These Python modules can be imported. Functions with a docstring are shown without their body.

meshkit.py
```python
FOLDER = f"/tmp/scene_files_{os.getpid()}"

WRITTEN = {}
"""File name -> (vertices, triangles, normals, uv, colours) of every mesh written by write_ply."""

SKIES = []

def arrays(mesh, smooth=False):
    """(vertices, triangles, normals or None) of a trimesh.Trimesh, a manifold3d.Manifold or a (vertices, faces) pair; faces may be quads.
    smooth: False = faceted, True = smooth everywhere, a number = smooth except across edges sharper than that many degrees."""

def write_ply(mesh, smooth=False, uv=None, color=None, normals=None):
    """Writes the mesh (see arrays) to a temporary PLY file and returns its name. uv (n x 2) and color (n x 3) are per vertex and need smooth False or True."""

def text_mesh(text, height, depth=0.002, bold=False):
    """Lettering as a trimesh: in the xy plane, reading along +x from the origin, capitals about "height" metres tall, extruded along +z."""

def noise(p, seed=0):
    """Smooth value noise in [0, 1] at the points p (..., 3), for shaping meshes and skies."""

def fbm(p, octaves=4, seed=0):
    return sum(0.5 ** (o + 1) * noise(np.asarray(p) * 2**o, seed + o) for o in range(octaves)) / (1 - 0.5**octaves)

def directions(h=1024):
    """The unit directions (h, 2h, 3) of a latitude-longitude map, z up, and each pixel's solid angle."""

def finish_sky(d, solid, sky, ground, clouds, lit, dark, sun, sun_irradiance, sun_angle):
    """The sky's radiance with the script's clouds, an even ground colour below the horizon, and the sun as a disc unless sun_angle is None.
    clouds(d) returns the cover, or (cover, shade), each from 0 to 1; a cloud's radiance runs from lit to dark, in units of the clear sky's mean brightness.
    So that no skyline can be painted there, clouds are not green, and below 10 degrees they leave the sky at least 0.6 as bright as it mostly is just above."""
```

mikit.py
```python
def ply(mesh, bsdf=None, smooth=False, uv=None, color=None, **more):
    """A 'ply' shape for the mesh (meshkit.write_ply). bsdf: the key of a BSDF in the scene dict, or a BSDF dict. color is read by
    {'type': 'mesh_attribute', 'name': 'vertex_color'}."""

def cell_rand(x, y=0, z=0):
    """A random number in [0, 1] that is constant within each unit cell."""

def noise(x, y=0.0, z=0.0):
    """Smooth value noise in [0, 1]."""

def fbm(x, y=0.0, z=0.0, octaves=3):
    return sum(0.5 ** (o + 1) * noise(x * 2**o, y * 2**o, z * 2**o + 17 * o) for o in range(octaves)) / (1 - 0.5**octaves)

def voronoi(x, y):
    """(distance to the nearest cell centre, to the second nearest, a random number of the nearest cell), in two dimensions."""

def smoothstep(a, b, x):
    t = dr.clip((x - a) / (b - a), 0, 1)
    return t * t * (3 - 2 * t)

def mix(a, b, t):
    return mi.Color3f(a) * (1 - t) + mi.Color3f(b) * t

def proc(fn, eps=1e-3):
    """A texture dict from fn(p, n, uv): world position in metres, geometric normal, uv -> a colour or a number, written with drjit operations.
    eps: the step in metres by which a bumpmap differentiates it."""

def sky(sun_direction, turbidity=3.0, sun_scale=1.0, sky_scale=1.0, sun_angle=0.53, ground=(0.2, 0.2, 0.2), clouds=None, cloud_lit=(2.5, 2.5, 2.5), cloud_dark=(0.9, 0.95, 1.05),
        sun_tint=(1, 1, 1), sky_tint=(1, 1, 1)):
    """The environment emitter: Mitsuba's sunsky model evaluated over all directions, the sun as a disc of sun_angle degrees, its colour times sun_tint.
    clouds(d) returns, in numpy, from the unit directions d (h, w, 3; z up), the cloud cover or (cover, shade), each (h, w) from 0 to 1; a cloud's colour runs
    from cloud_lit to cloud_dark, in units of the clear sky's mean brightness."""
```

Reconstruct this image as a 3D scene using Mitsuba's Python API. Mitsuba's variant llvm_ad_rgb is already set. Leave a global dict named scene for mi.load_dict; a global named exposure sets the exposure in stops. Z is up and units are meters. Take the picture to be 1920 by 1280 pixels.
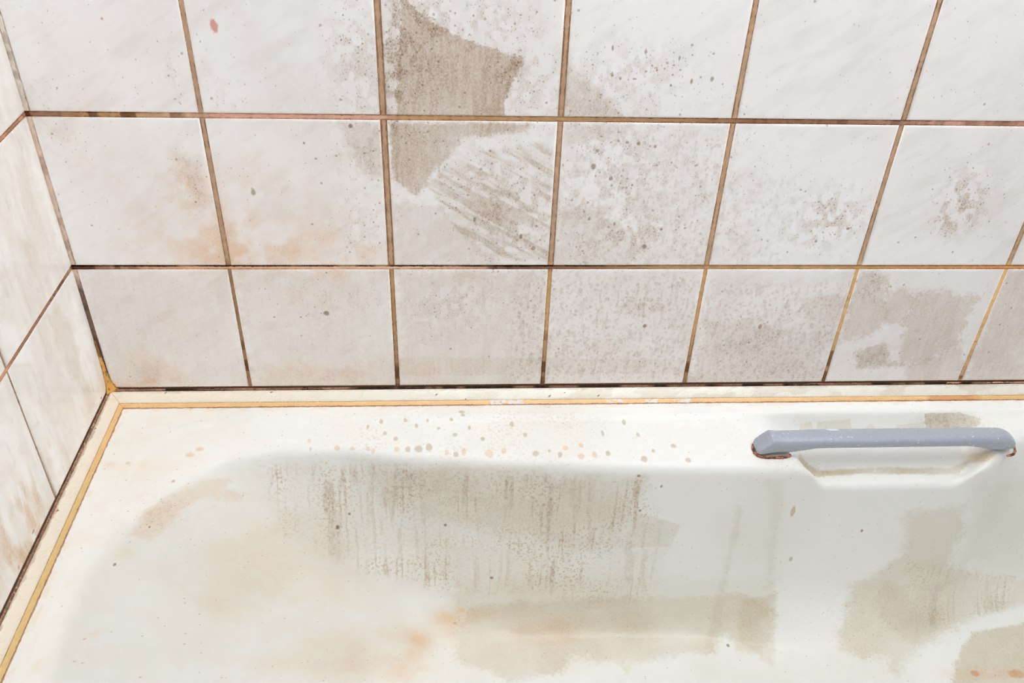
import math, random
import numpy as np, trimesh
import drjit as dr
import mitsuba as mi
import mikit
from mikit import smoothstep, mix, proc, cell_rand
from mikit import noise as noise3, fbm as fbm3

# ------------------------------------------------------------------ camera, light, exposure
T = mi.ScalarTransform4f
CAM, YAW, PITCH, ROLL, FPX = (0.3502, -0.7249, 0.5972), 0.0783, -0.6380, 0.0413, 1691.7
fwd = np.array([math.sin(YAW) * math.cos(PITCH), math.cos(YAW) * math.cos(PITCH), math.sin(PITCH)])
rgt = np.cross(fwd, [0, 0, 1]); rgt /= np.linalg.norm(rgt)
upv = np.cross(rgt, fwd)
upr = upv * math.cos(ROLL) - rgt * math.sin(ROLL)
scene, labels = {}, {}
scene['camera'] = {'type': 'perspective', 'fov_axis': 'x', 'fov': 2 * math.degrees(math.atan(960 / FPX)), 'near_clip': 0.02,
                   'to_world': T().look_at(origin=list(CAM), target=list(np.array(CAM) + fwd), up=list(upr))}
exposure = 0.44
ADDED_LAMP_POWER = 3.55                       # opal panel lamp added unseen over the bath, height chosen for light falloff
FILL_WINDOW_POWER = 0.6                     # unseen frosted window added behind the camera for frontal fill
ROOM_X, ROOM_Y, FLOOR_Z, CEIL_Z = 1.75, -2.0, -0.55, 1.80

# ------------------------------------------------------------------ helpers
def add(key, mesh, mat, smooth=False, **more):
    scene[key] = mikit.ply(mesh, mat, smooth=smooth, **more)
    return key

def tag(key, label=None, category=None, group=None, kind=None):
    labels[key] = {k: v for k, v in (('label', label), ('category', category), ('group', group), ('kind', kind)) if v}

def box(lo, hi):
    return trimesh.creation.box(bounds=[lo, hi])

def principled(color, rough, spec=0.5, **more):
    tex = proc(color) if callable(color) else {'type': 'rgb', 'value': list(color)}
    return {'type': 'twosided', 'bsdf': {'type': 'principled', 'base_color': tex, 'roughness': rough, 'specular': spec, **more}}

def matt(color):
    return {'type': 'twosided', 'bsdf': {'type': 'diffuse', 'reflectance': proc(color) if callable(color) else {'type': 'rgb', 'value': list(color)}}}

def srgb(r, g, b):
    f = lambda c: (c / 255 / 12.92) if c / 255 <= 0.04045 else ((c / 255 + 0.055) / 1.055) ** 2.4
    return (f(r), f(g), f(b))

HA, HB = 374761393, 668265263
def mixed(n):
    n = (n ^ (n >> 13)) * 1274126177
    return n ^ (n >> 16)

def lattice(x, y, seed):
    """The unit cell that a point lies in: its fractional coordinates and its hash key."""
    i, j = dr.floor(x), dr.floor(y)
    key = mi.UInt32(mi.Int32(i)) * HA + mi.UInt32(mi.Int32(j)) * HB + int(seed * 9176 + 101) % 4000000
    return x - i, y - j, key

def noise(x, y=0.0, seed=0.0):
    """Smooth value noise in two dimensions, far cheaper than mikit's in three."""
    s, t, k = lattice(mi.Float(x), mi.Float(y), seed)
    s, t = s * s * (3 - 2 * s), t * t * (3 - 2 * t)
    f = lambda n: mi.Float(mixed(n) & 0xFFFF)
    return dr.lerp(dr.lerp(f(k), f(k + HA), s), dr.lerp(f(k + HB), f(k + (HA + HB) % 2 ** 32), s), t) * (1 / 65535)

def nearest_cell(x, y, seed=0.0):
    """(distance to the nearest of the points scattered one per cell, that point's random number)."""
    s, t, k = lattice(mi.Float(x), mi.Float(y), seed)
    best, which = mi.Float(9), mi.Float(0)
    for a in (-1, 0, 1):
        for b in (-1, 0, 1):
            n = mixed(k + (a * HA + b * HB) % 2 ** 32)
            d = dr.square(mi.Float(n & 2047) * (1 / 2047) + (a - s)) + dr.square(mi.Float((n >> 11) & 2047) * (1 / 2047) + (b - t))
            which = dr.select(d < best, mi.Float(n >> 22) * (1 / 1023), which)
            best = dr.minimum(best, d)
    return dr.sqrt(best), which

def fbm(x, y=0.0, seed=0.0, octaves=3):
    return sum(0.5 ** (o + 1) * noise(x * 2 ** o, y * 2 ** o, seed + 1.7 * o) for o in range(octaves)) / (1 - 0.5 ** octaves)
# ------------------------------------------------------------------ the bathtub's shape
# control points around the opening: (lip x, lip y, outer rim x, outer rim y, floor x, floor y, floor fillet)
TUB = [
    (.060, -.600, .001, -.600, .200, -.560, .09), (.045, -.540, .001, -.540, .145, -.520, .12), (.045, -.450, .001, -.450, .140, -.450, .12),
    (.044, -.330, .001, -.330, .142, -.370, .12), (.041, -.280, .001, -.280, .150, -.318, .12), (.041, -.228, .001, -.220, .168, -.268, .11),
    (.048, -.182, .001, -.160, .197, -.228, .095), (.063, -.150, .001, -.090, .236, -.192, .07), (.084, -.119, .001, -.001, .272, -.178, .05),
    (.111, -.091, .060, -.001, .297, -.156, .045), (.142, -.078, .110, -.001, .322, -.138, .075), (.178, -.073, .160, -.001, .350, -.124, .075),
    (.219, -.073, .215, -.001, .380, -.118, .075), (.281, -.081, .280, -.001, .418, -.117, .075), (.348, -.089, .348, -.001, .458, -.117, .075),
    (.425, -.096, .425, -.001, .508, -.118, .075), (.501, -.102, .501, -.001, .560, -.119, .075), (.578, -.106, .578, -.001, .612, -.121, .075),
    (.651, -.108, .651, -.001, .670, -.122, .075), (.685, -.1085, .685, -.001, .698, -.122, .075), (.720, -.110, .720, -.001, .730, -.122, .075),
    (.780, -.110, .780, -.001, .785, -.122, .075), (.845, -.110, .845, -.001, .847, -.122, .075), (.865, -.109, .865, -.001, .866, -.122, .075),
    (.885, -.103, .885, -.001, .886, -.122, .075), (.904, -.090, .904, -.001, .906, -.121, .075), (.928, -.072, .928, -.001, .930, -.119, .075),
    (.960, -.066, .960, -.001, .960, -.117, .075), (1.05, -.066, 1.05, -.001, 1.05, -.116, .075), (1.25, -.066, 1.25, -.001, 1.22, -.116, .075),
    (1.42, -.070, 1.42, -.001, 1.38, -.150, .075), (1.50, -.090, 1.50, -.001, 1.44, -.165, .05), (1.535, -.13, 1.62, -.001, 1.47, -.19, .05),
    (1.55, -.20, 1.62, -.15, 1.485, -.24, .05), (1.55, -.35, 1.62, -.35, 1.49, -.35, .05), (1.55, -.50, 1.62, -.50, 1.485, -.46, .05),
    (1.53, -.58, 1.62, -.65, 1.46, -.52, .05), (1.48, -.625, 1.62, -.699, 1.42, -.545, .05), (1.40, -.638, 1.40, -.699, 1.36, -.555, .075),
    (.90, -.640, .90, -.699, .88, -.560, .075), (.40, -.640, .40, -.699, .42, -.560, .075), (.16, -.638, .16, -.699, .28, -.560, .05),
    (.085, -.625, .001, -.699, .22, -.568, .07)]
FLOOR = -0.245

def np_step(a, b, x):
    t = np.clip((x - a) / (b - a), 0, 1)
    return t * t * (3 - 2 * t)

def rim_height(x, y):
    """The rim's top: a flat ledge along the walls, a shallow step down, and the pocket under the grab handle."""
    qx, qy = 0.125 - x, y + 0.115
    r = np.hypot(np.maximum(qx, 0), np.maximum(qy, 0)) + np.minimum(np.maximum(qx, qy), 0) - 0.080
    z = -0.0120 - 0.0038 * np_step(-0.006, 0.005, -r) * np_step(-0.62, -0.5, y)
    left = np.interp(-y, [.03, .06, .09, .112], [.648, .664, .680, .698])
    right = np.interp(-y, [.02, .045, .07, .09, .100, .112], [.902, .908, .899, .890, .882, .868])
    across = np_step(0, 1, (x - left) / np.interp(-y, [.03, .06, .09], [.055, .036, .020])) * np_step(0, .022, right - x)
    depth = np.interp(-y, [0, .027, .032, .046, .052, .070, .086, .096, .101, .107, .2], [0, 0, .0015, .0200, .0220, .0228, .0238, .0258, .0246, .0205, .0190])
    return z - depth * across

def bathtub_mesh():
    c = np.array(TUB)
    c = np.vstack([c, c[:1]])
    t = np.concatenate([[0], np.cumsum(np.hypot(*np.diff(c[:, :2], axis=0).T))])
    from scipy.interpolate import PchipInterpolator
    ts = []
    for k in range(len(t) - 1):
        mid = c[k:k + 2].mean(0)
        step = .0022 if (mid[1] > -.36 and mid[0] < 1.1) else .012
        n = max(2, int((t[k + 1] - t[k]) / step))
        ts.append(np.linspace(t[k], t[k + 1], n, endpoint=False))
    ts = np.concatenate(ts)
    P = PchipInterpolator(t, c, axis=0)(ts)
    k = np.exp(-np.linspace(-2, 2, 9) ** 2); k /= k.sum()
    P = sum(w * np.roll(P, s, axis=0) for w, s in zip(k, range(-4, 5)))      # rounds the corners of the outline
    lip, out, flo, fil = P[:, 0:2], P[:, 2:4], P[:, 4:6], P[:, 6]
    rows = []
    xyz = lambda xy, z: np.column_stack([xy, np.broadcast_to(z, len(xy))])
    rows.append(xyz(out, -0.50)); rows.append(xyz(out, -0.03))
    d_out = out - lip
    L = np.linalg.norm(d_out, axis=1, keepdims=True)
    edge = lip + d_out / L * 0.013
    for s in np.linspace(0, 1, 56):
        q = out + (edge - out) * s
        rows.append(xyz(q, rim_height(q[:, 0], q[:, 1])))
    a = rows[-1]
    b = xyz(lip, rim_height(lip[:, 0], lip[:, 1]) - .0008)
    f = xyz(flo, FLOOR)
    w = f - b
    w /= np.linalg.norm(w, axis=1, keepdims=True)
    cpt = b + w * 0.013
    for s in np.linspace(0, 1, 11)[1:]:
        rows.append(a * (1 - s) ** 2 + 2 * b * s * (1 - s) + cpt * s * s)
    e = f - w * fil[:, None]
    for s in np.linspace(0, 1, 25)[1:]:
        rows.append(cpt + (e - cpt) * s)
    inn = flo - lip
    inn /= np.linalg.norm(inn, axis=1, keepdims=True)
    g = f + np.column_stack([inn * fil[:, None], np.full(len(f), -.001)])
    for s in np.linspace(0, 1, 15)[1:]:
        rows.append(e * (1 - s) ** 2 + 2 * f * s * (1 - s) + g * s * s)
    mid = xyz(np.column_stack([np.clip(g[:, 0], .45, 1.3), np.full(len(g), -.36)]), FLOOR - .012)
    for s in np.linspace(0, 1, 9)[1:]:
        rows.append(g + (mid - g) * s)
    V = np.array(rows)
    m, n = V.shape[:2]
    i, j = np.meshgrid(np.arange(m - 1), np.arange(n), indexing='ij')
    q = np.stack([i * n + j, (i + 1) * n + j, (i + 1) * n + (j + 1) % n, i * n + (j + 1) % n], -1).reshape(-1, 4)
    F = np.vstack([q[:, [0, 1, 2]], q[:, [0, 2, 3]]])
    mesh = trimesh.Trimesh(V.reshape(-1, 3), F, process=False)
    return mesh
# ------------------------------------------------------------------ stains: measured on the surfaces themselves, in metres
# back wall and left wall: (along the wall, height).  bathtub: (x, run) where run = -(y + z) counts from the wall over the rim and down the side.
BACK_FILM = [
    (0.9, 0.0012, 0.004, [(0.3097, 0.4133),(0.3137, 0.3896),(0.3291, 0.3764),(0.35, 0.3629),(0.393, 0.349),(0.4083, 0.3466),(0.3974, 0.3224),(0.3929, 0.3085),(0.3938, 0.2935),(0.3026, 0.2925),(0.3021, 0.312),(0.3086, 0.3648)]),
    (0.3, 0.004, 0.006, [(0.2923, 0.2924),(0.2984, 0.413),(0.3117, 0.4133),(0.3026, 0.2925)]),
    (0.85, 0.003, 0.005, [(0.2971, 0.2887),(0.4175, 0.2899),(0.411, 0.2822),(0.3577, 0.2758),(0.333, 0.2447),(0.3258, 0.2318),(0.316, 0.2197),(0.2956, 0.2368)]),
    (0.42, 0.006, 0.008, [(0.2793, 0.2367),(0.258, 0.2729),(0.2556, 0.2882),(0.2899, 0.2886),(0.2878, 0.2393)]),
    (0.5, 0.005, 0.006, [(0.4446, 0.294),(0.4411, 0.3453),(0.4795, 0.3119),(0.4925, 0.2955)]),
    (0.35, 0.004, 0.006, [(0.4431, 0.2892),(0.5047, 0.2899),(0.4947, 0.2751),(0.4715, 0.2749),(0.4445, 0.2682)]),
    (0.35, 0.006, 0.01, [(0.5161, 0.1461),(0.4446, 0.1461),(0.4432, 0.2085),(0.4695, 0.2141),(0.5285, 0.1707)]),
    (0.3, 0.006, 0.01, [(0.3991, 0.1461),(0.2914, 0.1461),(0.2945, 0.2132),(0.3396, 0.2081)]),
    (0.1, 0.006, 0.01, [(0.591, 0.1461),(0.5213, 0.1461),(0.4982, 0.2859),(0.5889, 0.2869)]),
    (0.22, 0.012, 0.012, [(0.14, 0.0001),(0.0058, 0.0016),(0.0064, 0.1433),(0.1461, 0.1432)]),
    (0.24, 0.006, 0.01, [(0.2885, -0.0015),(0.1411, 0.0001),(0.1485, 0.1432),(0.2913, 0.1432)]),
    (0.36, 0.008, 0.012, [(0.2918, -0.0016),(0.2938, 0.1432),(0.4397, 0.1431),(0.4414, -0.0011)]),
    (0.24, 0.008, 0.012, [(0.4436, -0.0011),(0.4423, 0.1431),(0.5889, 0.1431),(0.5922, -0.0005)]),
    (0.2, 0.008, 0.012, [(0.7442, -0.0022),(0.5951, -0.0006),(0.5941, 0.1431),(0.7387, 0.143)]),
    (0.22, 0.0012, 0.002, [(0.2925, 0.0147),(0.2935, 0.0402),(0.5899, 0.0336),(0.5898, 0.0153)]),
    (0.55, 0.0045, 0.01, [(0.7563, 0.0559),(0.7422, 0.056),(0.7425, 0.1387),(0.7631, 0.1412),(0.7753, 0.1213),(0.7834, 0.0892),(0.7824, 0.0693)]),
    (0.48, 0.0045, 0.01, [(0.7826, 0.0726),(0.7751, 0.1182),(0.7959, 0.1213),(0.8107, 0.1086),(0.804, 0.0759)]),
    (0.52, 0.005, 0.012, [(0.8148, 0.0204),(0.8042, 0.1118),(0.8351, 0.1181),(0.8714, 0.1084),(0.8729, 0.0551),(0.8475, 0.0272)]),
    (0.62, 0.0025, 0.006, [(0.7657, 0.042),(0.7931, 0.0556),(0.804, 0.0276),(0.8174, 0.031),(0.8348, 0.0216),(0.7713, 0.0208)]),
    (0.38, 0.003, 0.006, [(0.8793, 0.0015),(0.8318, 0.0028),(0.8206, 0.0203),(0.8753, 0.0481),(0.8963, 0.0124)]),
    (0.16, 0.003, 0.006, [(0.892, -0.0008),(0.745, -0.0007),(0.7227, 0.143),(0.8863, 0.143)]),
    (0.5, 0.005, 0.008, [(0.9831, -0.0048),(0.8944, 0.0007),(0.8918, 0.143),(0.9232, 0.146)]),
    (0.3, 0.006, 0.01, [(0.7417, 0.0008),(0.5946, 0.0023),(0.604, 0.0835),(0.7221, 0.0696)]),
    (0.32, 0.003, 0.006, [(0.7214, 0.0492),(0.6909, 0.1089),(0.7391, 0.1151),(0.745, 0.0559)]),
    (0.22, 0.006, 0.01, [(0.1341, 0.2124),(0.1175, 0.2279),(0.1139, 0.258),(0.1332, 0.2532)]),
]
BACK_WIPED = [
    (0.75, 0.002, 0.004, [(0.441, 0.1473),(0.3738, 0.1578),(0.3395, 0.2026),(0.3258, 0.2318),(0.354, 0.26),(0.4349, 0.2746)]),
]
BACK_DROPS = [
    (0.55, 0.008, 0.01, [(0.591, 0.1461),(0.4548, 0.1461),(0.4544, 0.2855),(0.5889, 0.2869)]),
    (0.8, 0.008, 0.01, [(0.5914, 0.0046),(0.4032, 0.0065),(0.4044, 0.1372),(0.5925, 0.137)]),
    (0.75, 0.008, 0.01, [(0.7434, 0.0008),(0.5946, 0.0023),(0.5966, 0.1278),(0.7347, 0.1276)]),
    (0.4, 0.008, 0.01, [(0.6719, 0.1461),(0.5936, 0.1461),(0.5817, 0.2465),(0.6617, 0.2365)]),
]
BACK_SPECK = [
    (0.1239, 0.3233, 0.0059, 0.0276, 0.25),
    (0.1522, 0.3281, 0.0042, 0.0181, 0.25),
    (0.1661, 0.3081, 0.0108, 0.014, 0.22),
    (0.0132, 0.3085, 0.0168, 0.0189, 0.15),
    (0.0162, 0.2716, 0.0174, 0.02, 0.2),
    (0.3005, 0.3433, 0.0094, 0.0691, 0.7),
    (0.3958, 0.3314, 0.0132, 0.0182, 0.5),
    (0.2668, 0.186, 0.0241, 0.0341, 0.3),
    (0.3728, 0.2399, 0.0519, 0.0371, 0.35),
    (0.3627, 0.3741, 0.0466, 0.0212, 0.55),
    (0.3155, 0.3435, 0.0237, 0.0643, 0.55),
    (0.2681, 0.3385, 0.0193, 0.0503, 0.5),
    (0.4828, 0.3235, 0.0495, 0.033, 0.3),
    (0.4158, 0.3271, 0.0266, 0.0325, 0.35),
    (0.5098, 0.3419, 0.0489, 0.0228, 0.14),
    (0.2715, 0.2593, 0.0205, 0.0305, 0.4),
    (0.4917, 0.2354, 0.0433, 0.0548, 0.45),
    (0.4075, 0.1919, 0.0368, 0.04, 0.75),
    (0.5179, 0.1753, 0.0404, 0.0234, 0.5),
    (0.6984, 0.1985, 0.0295, 0.0295, 0.8),
    (0.8199, 0.2185, 0.0204, 0.0267, 1.0),
    (0.8198, 0.1961, 0.0208, 0.0121, 0.6),
    (0.5266, 0.0999, 0.0239, 0.0103, 0.7),
    (0.6625, 0.0632, 0.0333, 0.028, 0.3),
    (0.7634, 0.1214, 0.0163, 0.0198, 0.5),
    (0.6121, 0.1869, 0.0304, 0.0355, 0.2),
    (0.3486, 0.1036, 0.0466, 0.0319, 0.45),
    (0.7876, 0.0348, 0.023, 0.0133, 0.5),
    (0.1216, 0.2381, 0.01, 0.0316, 0.35),
    (0.5752, 0.2567, 0.0576, 0.0427, 0.2),
    (0.2416, 0.1102, 0.0456, 0.0379, 0.15),
]
BACK_SPOTS = [
    (0.1634, 0.3666, 0.0033, 0.0063, 1),
    (0.0787, 0.3713, 0.0012, 0.0013, 1),
    (0.226, 0.0934, 0.0031, 0.0032, 0),
    (0.5278, 0.1684, 0.0025, 0.0029, 0),
    (0.4891, 0.238, 0.0019, 0.0021, 0),
    (0.4727, 0.2498, 0.0024, 0.0031, 2),
    (0.174, 0.2231, 0.0023, 0.0042, 2),
    (0.2227, 0.2697, 0.0013, 0.0015, 0),
    (0.263, 0.2855, 0.0018, 0.0024, 0),
    (0.4792, 0.3546, 0.0013, 0.0026, 2),
    (0.5067, 0.352, 0.0013, 0.0018, 2),
    (0.5353, 0.3467, 0.0013, 0.0027, 2),
    (0.5653, 0.33, 0.0018, 0.0023, 2),
    (0.518, 0.3366, 0.0013, 0.0014, 2),
    (0.5314, 0.3241, 0.0011, 0.0014, 0),
    (0.4407, 0.3049, 0.0014, 0.0014, 0),
    (0.5105, 0.2718, 0.0019, 0.002, 2),
    (0.5001, 0.2727, 0.0019, 0.0015, 2),
    (0.525, 0.2689, 0.0019, 0.002, 2),
    (0.4747, 0.2645, 0.0019, 0.002, 2),
    (0.3684, 0.1962, 0.0015, 0.0028, 0),
    (0.4114, 0.1791, 0.0015, 0.0028, 0),
    (0.4234, 0.1665, 0.0025, 0.0029, 2),
    (0.4971, 0.1922, 0.0015, 0.0022, 2),
    (0.5416, 0.1867, 0.0015, 0.0017, 0),
    (0.5395, 0.0766, 0.0022, 0.0027, 0),
    (0.6573, 0.0753, 0.0022, 0.0034, 2),
    (0.6914, 0.1745, 0.0015, 0.0018, 0),
    (0.719, 0.1878, 0.0021, 0.0018, 0),
    (0.4734, 0.1977, 0.0015, 0.0022, 2),
    (0.5484, 0.328, 0.0014, 0.0028, 2),
    (0.481, 0.3325, 0.0013, 0.0027, 2),
    (0.488, 0.3295, 0.0013, 0.0014, 2),
    (0.5001, 0.3292, 0.0022, 0.0011, 2),
]
BACK_TINT = [
    (0.1035, 0.2017, 0.0512, 0.0624, 0.28),
    (0.2099, 0.1913, 0.0716, 0.0513, 0.32),
    (0.039, 0.2766, 0.0261, 0.0402, 0.18),
    (0.095, 0.336, 0.0502, 0.0364, 0.1),
    (0.2243, 0.0258, 0.0805, 0.0281, 0.22),
    (0.3481, 0.0246, 0.082, 0.0211, 0.15),
    (0.2013, 0.1103, 0.0707, 0.0251, 0.18),
    (0.0822, 0.0859, 0.0555, 0.0393, 0.14),
    (0.146, 0.1746, 0.0286, 0.0317, 0.45),
    (0.2066, 0.1605, 0.0634, 0.0174, 0.45),
    (0.1783, 0.2385, 0.0274, 0.0182, 0.25),
    (0.2555, 0.1635, 0.0293, 0.0174, 0.25),
    (0.0833, 0.1689, 0.0428, 0.0232, 0.15),
    (0.1184, 0.233, 0.0136, 0.0264, 0.3),
    (0.0505, 0.0273, 0.026, 0.021, 0.45),
    (0.0257, 0.0084, 0.0474, 0.0064, 0.7),
    (0.2023, 0.0191, 0.0644, 0.014, 0.25),
    (0.2338, 0.1373, 0.0198, 0.0096, 0.35),
    (0.3639, 0.1342, 0.0304, 0.0084, 0.25),
    (0.1386, 0.1576, 0.0289, 0.0128, 0.4),
]
LEFT_FILM = [
    (0.42, 0.004, 0.006, [(-0.0502, 0.0516),(-0.0657, 0.0735),(-0.0686, 0.1404),(-0.0427, 0.1327),(-0.0335, 0.0734)]),
    (0.25, 0.006, 0.008, [(-0.1045, 0.1385),(-0.1368, 0.183),(-0.1119, 0.2158),(-0.0723, 0.1807)]),
    (0.3, 0.006, 0.01, [(-0.0153, 0.1723),(-0.0615, 0.1948),(-0.0462, 0.2601),(-0.0085, 0.2799)]),
]
LEFT_TINT = [
    (-0.0194, 0.0299, 0.034, 0.0208, 0.35),
    (-0.2088, 0.0465, 0.0575, 0.0339, 0.6),
    (-0.2113, -0.0019, 0.0515, 0.0396, 0.7),
    (-0.2553, -0.0004, 0.0275, 0.0251, 0.5),
    (-0.1345, 0.0334, 0.0445, 0.0232, 0.3),
    (-0.0683, 0.1289, 0.0323, 0.0278, 0.2),
    (-0.0643, 0.2217, 0.0382, 0.0519, 0.2),
]
LEFT_SPOTS = [
    (-0.1986, 0.0117, 0.0029, 0.0013, 0),
    (-0.2323, 0.0082, 0.0027, 0.0034, 2),
    (-0.0206, 0.0064, 0.002, 0.0016, 0),
]
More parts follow.
